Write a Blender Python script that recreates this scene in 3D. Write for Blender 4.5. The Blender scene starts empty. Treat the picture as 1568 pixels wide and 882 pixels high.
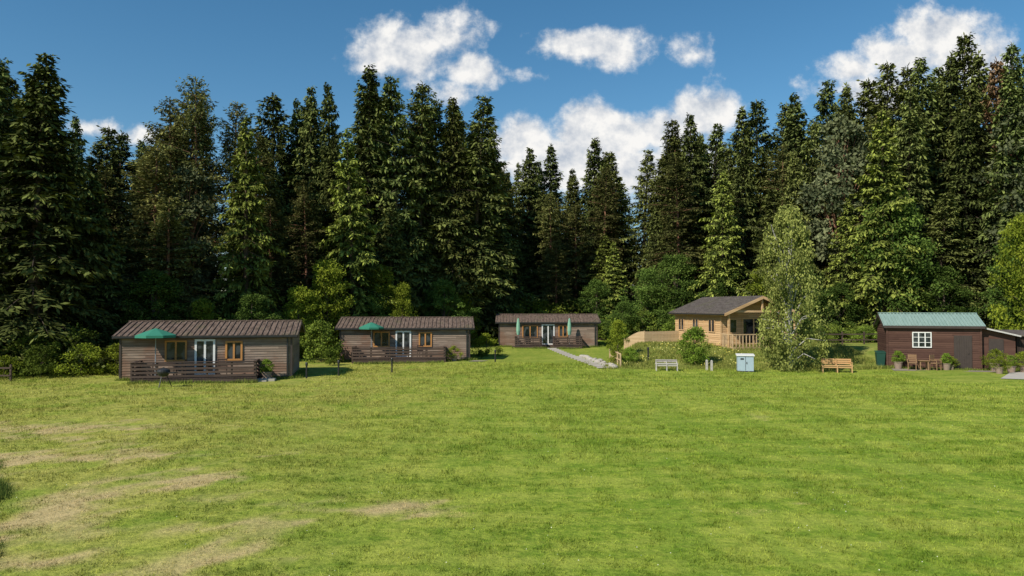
import bpy, math, random
import numpy as np
from mathutils import Vector, Matrix
rad = math.radians
scene = bpy.context.scene
C = scene.collection

# ---------------------------------------------------------------- node helpers
class NT:
    def __init__(s, tree): s.t = tree; s.n = tree.nodes; s.l = tree.links
    def node(s, typ, **kw):
        n = s.n.new(typ)
        for k, v in kw.items(): setattr(n, k, v)
        return n
    def set(s, sock, v):
        if hasattr(v, 'is_output'): s.l.new(v, sock)
        elif v is not None:
            if isinstance(v, (tuple, list)) and sock.type == 'RGBA' and len(v) == 3: v = (*v, 1)
            sock.default_value = v
    def math(s, op, a, b=None, c=None, clamp=False):
        n = s.node('ShaderNodeMath', operation=op); n.use_clamp = clamp
        s.set(n.inputs[0], a)
        if b is not None: s.set(n.inputs[1], b)
        if c is not None: s.set(n.inputs[2], c)
        return n.outputs[0]
    def mix(s, f, a, b, mode='MIX'):
        n = s.node('ShaderNodeMix', data_type='RGBA', blend_type=mode)
        s.set(n.inputs[0], f); s.set(n.inputs[6], a); s.set(n.inputs[7], b)
        return n.outputs[2]
    def noise(s, vec, scale, detail=4, rough=0.55, out=0):
        n = s.node('ShaderNodeTexNoise'); n.inputs['Scale'].default_value = scale
        n.inputs['Detail'].default_value = detail; n.inputs['Roughness'].default_value = rough
        if vec is not None: s.l.new(vec, n.inputs['Vector'])
        return n.outputs[out]
    def mapping(s, vec, scale=(1, 1, 1), loc=(0, 0, 0), rot=(0, 0, 0)):
        n = s.node('ShaderNodeMapping'); s.l.new(vec, n.inputs[0])
        n.inputs['Location'].default_value = loc; n.inputs['Rotation'].default_value = rot
        n.inputs['Scale'].default_value = scale
        return n.outputs[0]
    def ss(s, v, a, b):
        n = s.node('ShaderNodeMapRange', interpolation_type='SMOOTHSTEP')
        s.set(n.inputs[0], v); n.inputs[1].default_value = a; n.inputs[2].default_value = b
        return n.outputs[0]

def new_mat(name):
    m = bpy.data.materials.new(name); m.use_nodes = True
    nt = NT(m.node_tree); b = m.node_tree.nodes['Principled BSDF']
    b.inputs['Roughness'].default_value = 0.8
    b.inputs['Specular IOR Level'].default_value = 0.25
    return m, nt, b

def simple(name, col, rough=0.7, var=0.25, scale=6, spec=0.3, metallic=0):
    m, nt, b = new_mat(name)
    tc = nt.node('ShaderNodeTexCoord').outputs['Object']
    n = nt.noise(tc, scale, 3)
    c = nt.mix(n, tuple(x * (1 - var) for x in col), tuple(min(1, x * (1 + var)) for x in col))
    nt.set(b.inputs['Base Color'], c)
    b.inputs['Roughness'].default_value = rough
    b.inputs['Specular IOR Level'].default_value = spec
    b.inputs['Metallic'].default_value = metallic
    return m

def wood(name, c1, c2, board=0.14, axis='z', rough=0.85, c3=None):
    """timber boards: per-board tone + long grain + weather stains"""
    m, nt, b = new_mat(name)
    tc = nt.node('ShaderNodeTexCoord').outputs['Object']
    sp = nt.node('ShaderNodeSeparateXYZ'); nt.l.new(tc, sp.inputs[0])
    if axis == 'z':
        idx = nt.math('FLOOR', nt.math('DIVIDE', sp.outputs[2], board))
        seg = nt.math('FLOOR', nt.math('ADD', nt.math('DIVIDE', sp.outputs[0], 2.4), nt.math('MULTIPLY', idx, 0.37)))
        g = nt.mapping(tc, (0.8, 0.8, 22))
    else:
        idx = nt.math('FLOOR', nt.math('DIVIDE', sp.outputs[0], board))
        seg = nt.math('FLOOR', nt.math('DIVIDE', sp.outputs[1], board))
        g = nt.mapping(tc, (22, 22, 0.8))
    cx = nt.node('ShaderNodeCombineXYZ'); nt.l.new(idx, cx.inputs[0]); nt.l.new(seg, cx.inputs[1])
    wn = nt.node('ShaderNodeTexWhiteNoise', noise_dimensions='2D'); nt.l.new(cx.outputs[0], wn.inputs['Vector'])
    gn = nt.noise(g, 2.0, 4, 0.6)
    st = nt.noise(nt.mapping(tc, (0.45, 0.45, 0.7)), 1.3, 3)
    f = nt.math('ADD', nt.math('MULTIPLY', wn.outputs[0], 0.55), nt.math('MULTIPLY', nt.ss(gn, .25, .75), 0.45))
    col = nt.mix(f, c1, c2)
    if c3: col = nt.mix(nt.ss(st, 0.42, 0.60), col, nt.mix(0.65, col, c3))
    nt.set(b.inputs['Base Color'], col)
    b.inputs['Roughness'].default_value = rough
    b.inputs['Specular IOR Level'].default_value = .15
    return m

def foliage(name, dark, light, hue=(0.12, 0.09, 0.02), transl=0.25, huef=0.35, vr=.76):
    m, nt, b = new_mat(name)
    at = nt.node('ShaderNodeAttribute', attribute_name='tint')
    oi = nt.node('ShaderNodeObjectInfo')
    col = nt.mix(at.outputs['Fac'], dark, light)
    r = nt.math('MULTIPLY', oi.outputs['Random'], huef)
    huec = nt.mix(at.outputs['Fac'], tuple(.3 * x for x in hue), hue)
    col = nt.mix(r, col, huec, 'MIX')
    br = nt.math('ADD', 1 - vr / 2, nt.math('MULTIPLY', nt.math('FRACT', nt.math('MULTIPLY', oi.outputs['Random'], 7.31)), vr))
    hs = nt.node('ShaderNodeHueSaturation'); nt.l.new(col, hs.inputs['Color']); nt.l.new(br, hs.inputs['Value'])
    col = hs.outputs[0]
    d = nt.node('ShaderNodeBsdfDiffuse'); nt.l.new(col, d.inputs[0])
    if transl > 0:
        tr = nt.node('ShaderNodeBsdfTranslucent'); nt.l.new(col, tr.inputs[0])
        mx = nt.node('ShaderNodeMixShader'); mx.inputs[0].default_value = transl
        nt.l.new(d.outputs[0], mx.inputs[1]); nt.l.new(tr.outputs[0], mx.inputs[2])
        nt.l.new(mx.outputs[0], nt.n['Material Output'].inputs[0])
    else: nt.l.new(d.outputs[0], nt.n['Material Output'].inputs[0])
    nt.n.remove(b)
    return m

# ---------------------------------------------------------------- terrain height
def S(a, b, x):
    t = np.clip((x - a) / (b - a), 0, 1); return t * t * (3 - 2 * t)
def vnoise(x, y, s, seed, oct=3):
    r = np.random.default_rng(seed); G = r.random((256, 256)); out = 0; amp = 1; tot = 0
    for o in range(oct):
        fx = x / s + 37.3 * o; fy = y / s + 11.7 * o
        ix = np.floor(fx).astype(int); iy = np.floor(fy).astype(int); tx = fx - ix; ty = fy - iy
        tx = tx * tx * (3 - 2 * tx); ty = ty * ty * (3 - 2 * ty)
        a = G[ix % 256, iy % 256]; b = G[(ix + 1) % 256, iy % 256]; c = G[ix % 256, (iy + 1) % 256]; d = G[(ix + 1) % 256, (iy + 1) % 256]
        out = out + amp * ((a * (1 - tx) + b * tx) * (1 - ty) + (c * (1 - tx) + d * tx) * ty); tot += amp; amp *= .55; s = s / 2.1
    return out / tot
def edge_l(y): return np.minimum(-5, -7.75 - (y - 10.9) * .70)
def Hf(x, y):
    x = np.asarray(x, float); y = np.asarray(y, float)
    z = 0.06 * np.sin(x * .21 + 1) * np.sin(y * .17) + 0.03 * np.sin(.5 * x + y * .3)
    z = z + 1.1 * S(0, 2.5, x - (5.6 + (y - 47) * .2)) * S(46.5, 54.5, y)
    z = z + 0.12 * S(58, 69, y) * S(12, 8, np.abs(x - 3))
    z = z + 0.11 * np.clip(y - 77, 0, 70)
    z = z + 2.2 * S(9.5, 0, y)
    z = z - 0.35 * S(0, 2.5, edge_l(y) - x) * S(22, 15, y)
    return z
def hz(x, y): return float(Hf(x, y))
FX = [-300, -34, -28, -24, -19, -17, -10, -9, -1, 13, 15, 22, 24, 40, 300]
FY = [41, 41, 43, 50, 52, 62, 63, 73, 80, 80, 70, 68, 60, 60, 60]
def Fedge(x): return np.interp(x, FX, FY)

# ---------------------------------------------------------------- mesh helpers
def np_mesh(name, V, F, mats, tint=None, mi=None, smooth=False):
    me = bpy.data.meshes.new(name)
    V = np.ascontiguousarray(V, np.float32); F = np.ascontiguousarray(F, np.int32)
    me.vertices.add(len(V)); me.vertices.foreach_set('co', V.ravel())
    me.loops.add(F.size); me.loops.foreach_set('vertex_index', F.ravel())
    me.polygons.add(len(F)); me.polygons.foreach_set('loop_start', np.arange(len(F), dtype=np.int32) * F.shape[1])
    for m in mats: me.materials.append(m)
    if mi is not None: me.polygons.foreach_set('material_index', np.ascontiguousarray(mi, np.int32))
    if smooth: me.polygons.foreach_set('use_smooth', np.ones(len(F), bool))
    if tint is not None:
        a = me.attributes.new('tint', 'FLOAT', 'POINT'); a.data.foreach_set('value', np.ascontiguousarray(tint, np.float32))
    me.update(calc_edges=True)
    return me
def fattr(me, nm, v):
    a = me.attributes.new(nm, 'FLOAT', 'POINT'); a.data.foreach_set('value', np.ascontiguousarray(v, np.float32))
def obj(name, me, loc=(0, 0, 0), rotz=0, scale=(1, 1, 1), parent=None):
    o = bpy.data.objects.new(name, me); C.objects.link(o)
    o.location = loc; o.rotation_euler = (0, 0, rotz); o.scale = scale
    if parent: o.parent = parent
    return o
def empty(name, loc=(0, 0, 0), rotz=0):
    o = obj(name, None, loc, rotz); o.empty_display_size = 0.3; return o

def norm(v): return v / np.maximum(np.linalg.norm(v, axis=-1, keepdims=True), 1e-6)

class Acc:
    """accumulates quads with tint and material index"""
    def __init__(s): s.V = []; s.F = []; s.T = []; s.M = []; s.n = 0
    def add(s, V, F, T, mi):
        s.V.append(V); s.F.append(F + s.n); s.T.append(T); s.M.append(np.full(len(F), mi)); s.n += len(V)
    def leaves(s, c, d, l, w, tint, rng, mi=1, flat=None):
        n = len(c); d = norm(d)
        r = rng.normal(size=(n, 3))
        if flat is not None: r = r * (1 - flat) + np.cross(d, [0, 0, 1.0]) * flat * 2
        sd = norm(r - d * np.sum(r * d, axis=1, keepdims=True))
        l = np.broadcast_to(l, (n,))[:, None]; w = np.broadcast_to(w, (n,))[:, None]
        V = np.stack([c, c + d * l * .5 + sd * w * .5, c + d * l, c + d * l * .5 - sd * w * .5], 1).reshape(-1, 3)
        F = np.arange(n * 4).reshape(n, 4)
        s.add(V, F, np.repeat(np.clip(tint, 0, 1), 4), mi)
    def tube(s, pts, radii, sides=7, mi=0, tint=0.5):
        pts = np.array(pts, float); k = len(pts)
        V = []
        for i in range(k):
            a = pts[min(i + 1, k - 1)] - pts[max(i - 1, 0)]; a = a / (np.linalg.norm(a) + 1e-9)
            ref = np.array([1.0, 0, 0]) if abs(a[0]) < .8 else np.array([0, 1.0, 0])
            u = np.cross(a, ref); u /= np.linalg.norm(u); v = np.cross(a, u)
            an = np.arange(sides) / sides * 2 * math.pi
            V.append(pts[i] + radii[i] * (np.cos(an)[:, None] * u + np.sin(an)[:, None] * v))
        V = np.concatenate(V); F = []
        for i in range(k - 1):
            for j in range(sides):
                j2 = (j + 1) % sides
                F.append((i * sides + j, i * sides + j2, (i + 1) * sides + j2, (i + 1) * sides + j))
        s.add(V, np.array(F), np.full(len(V), tint), mi)
    def mesh(s, name, mats):
        return np_mesh(name, np.concatenate(s.V), np.concatenate(s.F), mats, np.concatenate(s.T), np.concatenate(s.M))

# ---------------------------------------------------------------- tree materials
bark_spruce = simple('bark_spruce', (0.11, 0.08, 0.06), 0.95, 0.4, 3)
bark_pine = simple('bark_pine', (0.26, 0.13, 0.08), 0.95, 0.4, 3)
bark_birch = simple('bark_birch', (0.42, 0.40, 0.36), 0.8, 0.45, 4)
fol_spruce = foliage('foliage_spruce', (0.034, 0.050, 0.020), (0.19, 0.235, 0.064), (0.21, 0.21, 0.058), 0, 0.65)
fol_light = foliage('foliage_spruce_light', (0.050, 0.074, 0.018), (0.31, 0.355, 0.066), (0.27, 0.275, 0.065), 0)
fol_larch = foliage('foliage_larch', (0.07, 0.085, 0.030), (0.30, 0.30, 0.09), (0.32, 0.26, 0.10), 0.15)
fol_brown = foliage('foliage_reddish', (0.10, 0.06, 0.03), (0.27, 0.165, 0.09), (0.20, 0.14, 0.06), 0)
fol_pine = foliage('foliage_pine', (0.06, 0.08, 0.04), (0.23, 0.25, 0.12), (0.2, 0.19, 0.09), 0)
fol_oak = foliage('foliage_broadleaf', (0.04, 0.08, 0.018), (0.19, 0.285, 0.055), (0.18, 0.23, 0.045), 0.2)
fol_lime = foliage('foliage_lime', (0.085, 0.125, 0.014), (0.39, 0.44, 0.05), (0.27, 0.32, 0.04), 0.25, vr=.5)
fol_birch = foliage('foliage_birch', (0.12, 0.145, 0.035), (0.46, 0.48, 0.13), (0.34, 0.36, 0.09), 0.2, vr=.1)
fol_shrub = foliage('foliage_shrub', (0.05, 0.085, 0.016), (0.25, 0.34, 0.05), (0.28, 0.29, 0.06), 0.2)
fol_bush = foliage('foliage_round_bush', (0.08, 0.14, 0.018), (0.32, 0.46, 0.06), (0.30, 0.36, 0.06), 0.15, vr=.2)

# ---------------------------------------------------------------- conifers
def conifer(name, seed, R, mats, H=20.0, level=0.55, per=8, droop=1.0, base=0.05, power=0.8, llen=0.42, lw=0.155, rag=0.25, dens=3):
    rng = np.random.default_rng(seed); A = Acc()
    lean = rng.normal(size=2) * 0.25
    zz = np.linspace(-0.6, H, 9)
    A.tube([(lean[0] * (z / H) ** 2, lean[1] * (z / H) ** 2, z) for z in zz], [0.28 * (1 - max(z, 0) / H) ** 0.9 + 0.02 for z in zz], 8)
    z = H * base; cs = []; ds = []; ls = []; ts = []; wv = []
    ph = rng.uniform(0, 6.28)
    lump = rng.uniform(0, 6.28, 6)
    while z < H * 0.992:
        s = 1 - z / H
        n = max(3, int(per * (0.55 + 0.6 * s ** 0.5)))
        lvl = rng.uniform(.8, 1.12)
        for k in range(n):
            ph += 2.39996 + rng.normal() * .3
            az = ph
            lm = lvl * (1 + rag * (math.sin(3 * az + z * .8 + lump[0]) * .5 + math.sin(2 * az - z * 1.3 + lump[1]) * .6))
            L = R * (s ** power) * rng.uniform(0.68, 1.15) * lm
            if z < H * (base + .1): L *= 0.55 + 0.45 * (z / H - base) / .1
            L = max(L, 0.14)
            if rng.random() < 0.08: L *= 1.25
            zb = z + rng.normal() * .12
            hd = np.array([math.cos(az), math.sin(az), 0]); sd = np.array([-hd[1], hd[0], 0])
            a = np.clip(0.75 - s * 2.0, -0.12, 0.75); b = (0.30 + 0.28 * s) * droop; c = 0.24 * droop
            K = int(L / 0.22) + 3
            sv = np.linspace(0.22, 1, K) + rng.normal(size=K) * .02
            zo = L * (a * sv - b * sv ** 2 + c * sv ** 3)
            P = np.stack([hd[0] * L * sv, hd[1] * L * sv, zb + zo], 1)
            if L > 1.2 and k % 2 == 0:
                A.tube([(0, 0, zb), tuple(P[K // 2]), tuple(P[-1])], [0.035, 0.022, 0.006], 3)
            tb = rng.normal() * .14
            for side in (-1, 1):
                tl = (0.30 * L * (1 - sv * .7) + 0.16) * rng.uniform(.7, 1.2, K)
                tl = np.minimum(tl, 1.0)
                for m in range(dens):
                    f = (m + rng.uniform(0, .8, K)) / dens
                    dd = side * sd[None] * (0.8) + hd[None] * 0.65 + np.array([0, 0, -0.28 * droop]) + rng.normal(size=(K, 3)) * .22
                    dd = norm(dd)
                    cc = P + dd * (tl * f)[:, None] + rng.normal(size=(K, 3)) * .05
                    hang = rng.random(K) < 0.35 * droop
                    d2 = dd.copy(); d2[hang, 2] -= 1.1
                    cs.append(cc); ds.append(d2); ls.append(rng.uniform(.7, 1.25, K) * llen * (0.55 + 0.45 * min(1, L)))
                    wv.append(rng.uniform(.7, 1.2, K) * lw)
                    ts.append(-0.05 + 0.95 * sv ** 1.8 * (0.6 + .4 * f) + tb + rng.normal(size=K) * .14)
        z += level * rng.uniform(.7, 1.3) * (0.55 + 0.6 * s)
    n = 14; cs.append(np.stack([np.zeros(n), np.zeros(n), H - rng.uniform(0.1, 1.2, n)], 1)); d = rng.normal(size=(n, 3)) * .5; d[:, 2] = 1
    ds.append(d); ls.append(np.full(n, .4)); wv.append(np.full(n, .12)); ts.append(np.full(n, .6))
    c = np.concatenate(cs)
    c[:, 0] += lean[0] * (c[:, 2] / H) ** 2; c[:, 1] += lean[1] * (c[:, 2] / H) ** 2
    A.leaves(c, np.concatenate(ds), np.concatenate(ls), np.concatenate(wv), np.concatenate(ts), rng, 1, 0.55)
    return A.mesh(name, mats)

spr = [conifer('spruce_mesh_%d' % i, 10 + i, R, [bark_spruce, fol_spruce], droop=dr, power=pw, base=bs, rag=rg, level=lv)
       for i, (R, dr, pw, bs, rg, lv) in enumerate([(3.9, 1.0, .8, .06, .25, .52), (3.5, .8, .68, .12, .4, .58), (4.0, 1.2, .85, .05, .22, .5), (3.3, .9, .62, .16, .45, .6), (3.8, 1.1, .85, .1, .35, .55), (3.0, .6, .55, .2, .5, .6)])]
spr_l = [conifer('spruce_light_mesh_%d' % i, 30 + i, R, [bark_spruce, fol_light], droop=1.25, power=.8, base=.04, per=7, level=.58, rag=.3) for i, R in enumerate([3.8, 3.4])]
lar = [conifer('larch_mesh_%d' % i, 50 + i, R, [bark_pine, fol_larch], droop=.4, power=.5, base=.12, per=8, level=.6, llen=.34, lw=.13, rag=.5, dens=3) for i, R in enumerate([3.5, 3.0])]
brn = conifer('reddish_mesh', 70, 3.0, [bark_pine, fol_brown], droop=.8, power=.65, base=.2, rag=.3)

# ---------------------------------------------------------------- broadleaf generator
def broadleaf(name, seed, H, R, mats, base=0.25, ncl=120, per=110, leaf=0.2, cr=0.7, hang=0.0, trunk=0.18, shape='oval', limbs=14, top=0.5, z0=-0.4, lob=.35):
    rng = np.random.default_rng(seed); A = Acc()
    A.tube([(rng.normal() * .05 * H * .05, rng.normal() * .05 * H * .05, z0 + (H * .85 - z0) * t) for t in np.linspace(0, 1, 6)],
           [trunk * (1 - .85 * t) for t in np.linspace(0, 1, 6)], 8)
    cl = []
    zb = H * base
    lobes = [(rng.uniform(0, 6.28), rng.uniform(0.1, .9), rng.uniform(1 - lob, 1 + lob)) for _ in range(16)]
    while len(cl) < ncl:
        t = rng.random(); az = rng.uniform(0, 6.28)
        if shape == 'oval': pr = math.sin(math.pi * (0.12 + 0.86 * t) ** .85) ** .6
        elif shape == 'cone': pr = (1 - t) ** .65 * min(1, .45 + t * 3)
        elif shape == 'birch': pr = (1 - t) ** .45 * min(1, .7 + t * 1.3)
        else: pr = math.sqrt(max(0, 1 - t ** 2.2))
        k = 1.0
        for la, lt, lf in lobes:
            da = abs((az - la + math.pi) % (2 * math.pi) - math.pi)
            if da < .8 and abs(t - lt) < .16: k = lf
        r = R * pr * k * (rng.random() ** .45)
        cl.append((r * math.cos(az), r * math.sin(az), zb + (H - cr * .5 - zb) * t))
    cl = np.array(cl)
    for q in rng.choice(ncl, min(limbs, ncl), replace=False):
        e = cl[q]; s = np.array([0, 0, max(0.1, e[2] * .55)])
        m = (s + e) / 2 + np.array([0, 0, .05 * H])
        rr = trunk * .35
        A.tube([s, m, e], [rr, rr * .6, rr * .2], 5)
    cs = []; ds = []; ts = []
    for c in cl:
        n = int(per * rng.uniform(.6, 1.3)); rc = cr * rng.uniform(.6, 1.25)
        p = norm(rng.normal(size=(n, 3))) * (rng.random(n) ** .5)[:, None] * rc
        p[:, 2] *= 0.7
        if hang: p[:, 2] = p[:, 2] * (1 + hang) - hang * rc * .6; p[:, :2] *= 1 / (1 + hang * .6)
        d = rng.normal(size=(n, 3)); d[:, 2] -= 0.3 + 2 * hang
        d += norm(p) * .8
        cs.append(c + p); ds.append(d)
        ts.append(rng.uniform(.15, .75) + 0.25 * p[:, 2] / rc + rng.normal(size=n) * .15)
    c = np.concatenate(cs); n = len(c)
    c[:, 2] = np.maximum(c[:, 2], 0.02)
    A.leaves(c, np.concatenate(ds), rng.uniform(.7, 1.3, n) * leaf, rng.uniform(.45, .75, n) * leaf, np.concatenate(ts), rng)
    return A.mesh(name, mats)

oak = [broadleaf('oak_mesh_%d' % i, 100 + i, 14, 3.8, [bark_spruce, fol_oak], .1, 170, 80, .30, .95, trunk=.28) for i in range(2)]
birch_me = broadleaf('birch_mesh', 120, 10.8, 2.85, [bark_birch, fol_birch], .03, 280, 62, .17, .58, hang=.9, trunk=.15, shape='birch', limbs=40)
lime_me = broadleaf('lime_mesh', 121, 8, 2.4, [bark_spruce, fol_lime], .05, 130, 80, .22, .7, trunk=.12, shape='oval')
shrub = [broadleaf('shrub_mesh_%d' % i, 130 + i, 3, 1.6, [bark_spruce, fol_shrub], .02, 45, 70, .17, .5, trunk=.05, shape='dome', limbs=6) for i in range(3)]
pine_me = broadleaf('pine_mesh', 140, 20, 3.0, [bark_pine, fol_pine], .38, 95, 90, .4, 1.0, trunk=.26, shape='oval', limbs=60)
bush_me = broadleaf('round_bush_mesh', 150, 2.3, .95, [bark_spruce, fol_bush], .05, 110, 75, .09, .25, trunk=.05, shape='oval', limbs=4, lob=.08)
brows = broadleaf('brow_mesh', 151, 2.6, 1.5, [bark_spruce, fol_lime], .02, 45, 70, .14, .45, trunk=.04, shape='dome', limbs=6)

# skyline trees: X, Y, top elevation, kind
TR = [(-29.5, 45, 19.9, 's2'), (-39.9, 70, 21.5, 's'), (-37.8, 70, 20.9, 's'), (-32.9, 66, 20.2, 'l'), (-29.8, 64, 22.3, 'l'),
 (-27.7, 64, 24.1, 'l'), (-25.7, 66, 22.4, 'l'), (-20.4, 56, 18.6, 'sl'), (-23.5, 72, 25.3, 's'), (-22, 74, 25.1, 's'),
 (-19.8, 72, 25.9, 's'), (-17.6, 72, 26.2, 's'), (-13.5, 63, 19.2, 'sl'), (-14, 72, 27.8, 's'), (-11.2, 72, 27, 's'),
 (-9.4, 74, 27, 's'), (-7.9, 76, 25.7, 's'), (-6.1, 75, 25.6, 's'), (-4.1, 76, 25.9, 's'), (-2.5, 79, 23.4, 's'),
 (-1, 92, 21.1, 's'), (1.75, 98, 25.4, 's'), (5.4, 100, 26.3, 's'), (8.2, 98, 22.6, 's'), (11.2, 98, 26.9, 's'),
 (13.1, 94, 24.1, 's'), (16.5, 92, 23.7, 's'), (18.3, 90, 22.5, 's'), (19.4, 86, 26.1, 's'), (20.9, 84, 26.1, 's'),
 (23.1, 84, 25.1, 's'), (26, 84, 27.1, 's'), (28.2, 84, 27.9, 's'), (30.8, 84, 27.6, 's'), (32.5, 82, 28.2, 's'),
 (35, 82, 29.5, 's'), (36.3, 80, 28.4, 's'), (38.6, 80, 29.1, 's'), (40.1, 78, 30.3, 's'), (42.3, 78, 29.9, 's'),
 (43.3, 76, 30, 's'), (45.2, 76, 30.5, 's'), (47, 76, 32.5, 's'), (47.4, 74, 29.9, 's'), (47, 70, 28.1, 'b'), (48.6, 70, 29.9, 's')]
rnd = random.Random(5)
def put_conifer(x, y, top, kind, parent=None, wide=1.0):
    z = hz(x, y); h = top - z
    if kind == 's2': me = spr[2]; nm = 'spruce_tree'; wide = 1.3
    elif kind == 's': me = rnd.choice(spr); nm = 'spruce_tree'
    elif kind == 'sl': me = rnd.choice(spr_l); nm = 'spruce_tree'
    elif kind == 'l': me = rnd.choice(lar); nm = 'larch_tree'
    elif kind == 'b': me = brn; nm = 'larch_tree'
    s = h / 20.0; w = wide * (0.5 + 0.5 * s) * rnd.uniform(.85, 1.2)
    o = obj(nm, me, (x, y, z), rnd.uniform(0, 6.28), (w, w, s), parent)
    o.rotation_euler[0] = rnd.gauss(0, .015); o.rotation_euler[1] = rnd.gauss(0, .015)
    return o
for t in TR: put_conifer(*t)
us = np.array([t[0] / t[1] for t in TR]); es = np.array([(t[2] - 4) / t[1] for t in TR]); ysk = np.array([t[1] for t in TR])
od = np.argsort(us); us = us[od]; es = es[od]; ysk = ysk[od]
forest = empty('background_forest')
placed = [(t[0], t[1]) for t in TR]
def far_enough(x, y, d): return all((x - a) ** 2 + (y - b) ** 2 > d * d for a, b in placed)
cnt = 0; tries = 0
while cnt < 150 and tries < 9000:
    tries += 1
    x = rnd.uniform(-66, 76); fe = float(Fedge(x)) + 2.0
    y = fe + abs(rnd.gauss(0, 10)) if rnd.random() < .82 else rnd.uniform(fe, 120)
    if y > 125: continue
    u = x / y
    e = float(np.interp(u, us, es)); yk = float(np.interp(u, us, ysk))
    if not far_enough(x, y, 2.7): continue
    if y < fe + 5: margin = rnd.uniform(.06, .20)
    else: margin = rnd.uniform(.03, .10) if y < yk else rnd.uniform(.012, .04)
    if u < us[0] or u > us[-1]: margin = rnd.uniform(-.02, .05)
    top = 4 + (e - margin) * y
    if top > 36: top = rnd.uniform(28, 34)
    if top - hz(x, y) < 8: continue
    k = rnd.random()
    kind = 's' if k < .46 else ('sl' if k < .73 else 'l')
    put_conifer(x, y, top, kind, forest); placed.append((x, y)); cnt += 1

def put(nm, me, x, y, h, refh, w=1.0, parent=None, dz=0.0):
    s = h / refh
    return obj(nm, me, (x, y, hz(x, y) + dz), rnd.uniform(0, 6.28), (s * w, s * w, s), parent)
put('scots_pine_tree', pine_me, 30.2, 67, 20.5, 20, 1.0)
put('scots_pine_tree', pine_me, 44.0, 62, 20.0, 20, 1.0)
put('scots_pine_tree', pine_me, -25.5, 57, 15, 20, 1.1)
put('oak_tree', oak[0], 32.4, 62, 13.0, 14, .9)
put('oak_tree', oak[1], 41.0, 58.5, 9.5, 14, 1.0)
put('oak_tree', oak[1], -31, 60, 9, 14, 1.1)
put('oak_tree', oak[0], 17.0, 76, 8.5, 14, 1.2)
put('birch_tree', birch_me, 17.95, 47.3, 10.9, 10.8)
put('young_tree', lime_me, -14.9, 59, 7.8, 8, .9)
put('young_tree', lime_me, -9.4, 62.8, 6.0, 8, .7)
for (a, b_, h_, m_) in ((-18.5, 52, 5.0, oak[1]), (-6.5, 70, 6.6, oak[1]), (-24.5, 50, 6.5, oak[0]), (-12, 63, 5, oak[0]), (24.5, 62, 6, oak[1]),
                      (14.5, 78, 7, oak[1]), (9.5, 82, 6.5, oak[0]), (11.5, 76, 4.5, oak[1]), (28, 62.5, 5.0, oak[0]), (36, 61, 6.5, oak[1]), (-35, 48, 7, oak[0]), (20.5, 70, 6.5, oak[1])):
    put('young_tree', m_, a, b_, h_, 14, 1.35)
for (a, b_, h_) in ((-21.8, 51.5, 4.6), (-11.6, 64.5, 7.6), (22.3, 64, 6.5), (-28.5, 47.5, 4.6), (-4.6, 73, 5.2), (-16.6, 57, 5.6)):
    put('young_tree', lime_me, a, b_, h_, 8, .95)
put('young_tree', lime_me, 7.3, 50.5, 2.9, 8, .9)
put('broadleaf_tree', lime_me, 38.0, 54, 9.8, 8, .75)
put('hawthorn_shrub', shrub[0], 1.2, 80.5, 5.2, 3, 1.2)
put('hawthorn_shrub', brows, -1.0, 80, 4.6, 3, 1.2)
put('hawthorn_shrub', brows, 3.4, 81, 4.8, 3, 1.2)
put('hawthorn_shrub', shrub[1], 6.2, 82, 4.2, 3, 1.3)
put('hawthorn_shrub', shrub[1], -13.9, 53.4, 3.1, 3, .9)
put('hawthorn_shrub', shrub[2], -12.6, 50.6, 1.3, 3, .8)
put('hawthorn_shrub', brows, -2.1, 60.5, 2.2, 3, 1.0)
put('hawthorn_shrub', shrub[2], -2.4, 57.5, .7, 3, 1.1)
put('round_bush', bush_me, 12.1, 48.6, 2.6, 2.3, .95)
put('round_bush', bush_me, 10.6, 73, 2.4, 2.3, 1.1)
for (a, b_, c, m_) in ((-24.8, 42.2, 1.9, brows), (-23.2, 43.0, 1.8, brows), (-22.3, 44, 1.9, brows), (-26.6, 41.4, 1.6, shrub[1]), (-28.4, 41, 1.3, brows), (-25.8, 43.4, 2.4, shrub[0]), (-30.3, 41.5, 1.7, shrub[2])):
    put('fern_hedge', m_, a, b_, c, 2.6, 1.15)
und = empty('undergrowth')
for i in range(190):
    x = rnd.uniform(-50, 60); y = float(Fedge(x)) + rnd.uniform(-0.8, 4)
    h = rnd.uniform(.9, 3.0) * (.55 if x > 22 else 1)
    put('shrub', rnd.choice(shrub + [brows]), x, y, h, 3, rnd.uniform(.9, 1.4), und)

# ---------------------------------------------------------------- ground
PATCH = [(-12.6, 18.0, 1.6, 4.2, .9), (-9.1, 13.2, 1.7, 3.6, 1.0), (-7.4, 16.9, 1.1, .7, 1.0), (-10.5, 19.6, 2.2, 1.0, .75), (-2.6, 14.5, 1.2, .5, .95), (-6.0, 15.2, 1.6, .5, .55),
         (-1.5, 14.1, .6, .28, 1.15), (4.8, 14.2, .35, .14, .95), (5.6, 14.8, .4, .17, .7), (7.9, 12.7, .25, .1, .6), (9, 27, .4, .5, .5), (-6.2, 11.7, 2.2, 1.0, .65),
         (-15.0, 24, 3.5, 1.2, .5), (-4.8, 13.4, 1.2, .4, .6)]
def patchf(x, y):
    n2 = vnoise(x, y, 1.5, 11, 4); n3 = vnoise(x, y, .35, 12, 3)
    F = np.full(np.shape(x), -2.0)
    for (cx, cy, rx, ry, a) in PATCH:
        d = np.sqrt(((x - cx) / rx) ** 2 + ((y - cy) / ry) ** 2); F = np.maximum(F, (1.4 - d) * a)
    F = F + (n2 - .5) * 2.4 + (n3 - .5) * 2.4
    return F
def dryf(x, y): return np.clip(S(3, -13, x) * 1.0 + .25 * S(20, 34, y), 0, 1)
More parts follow.
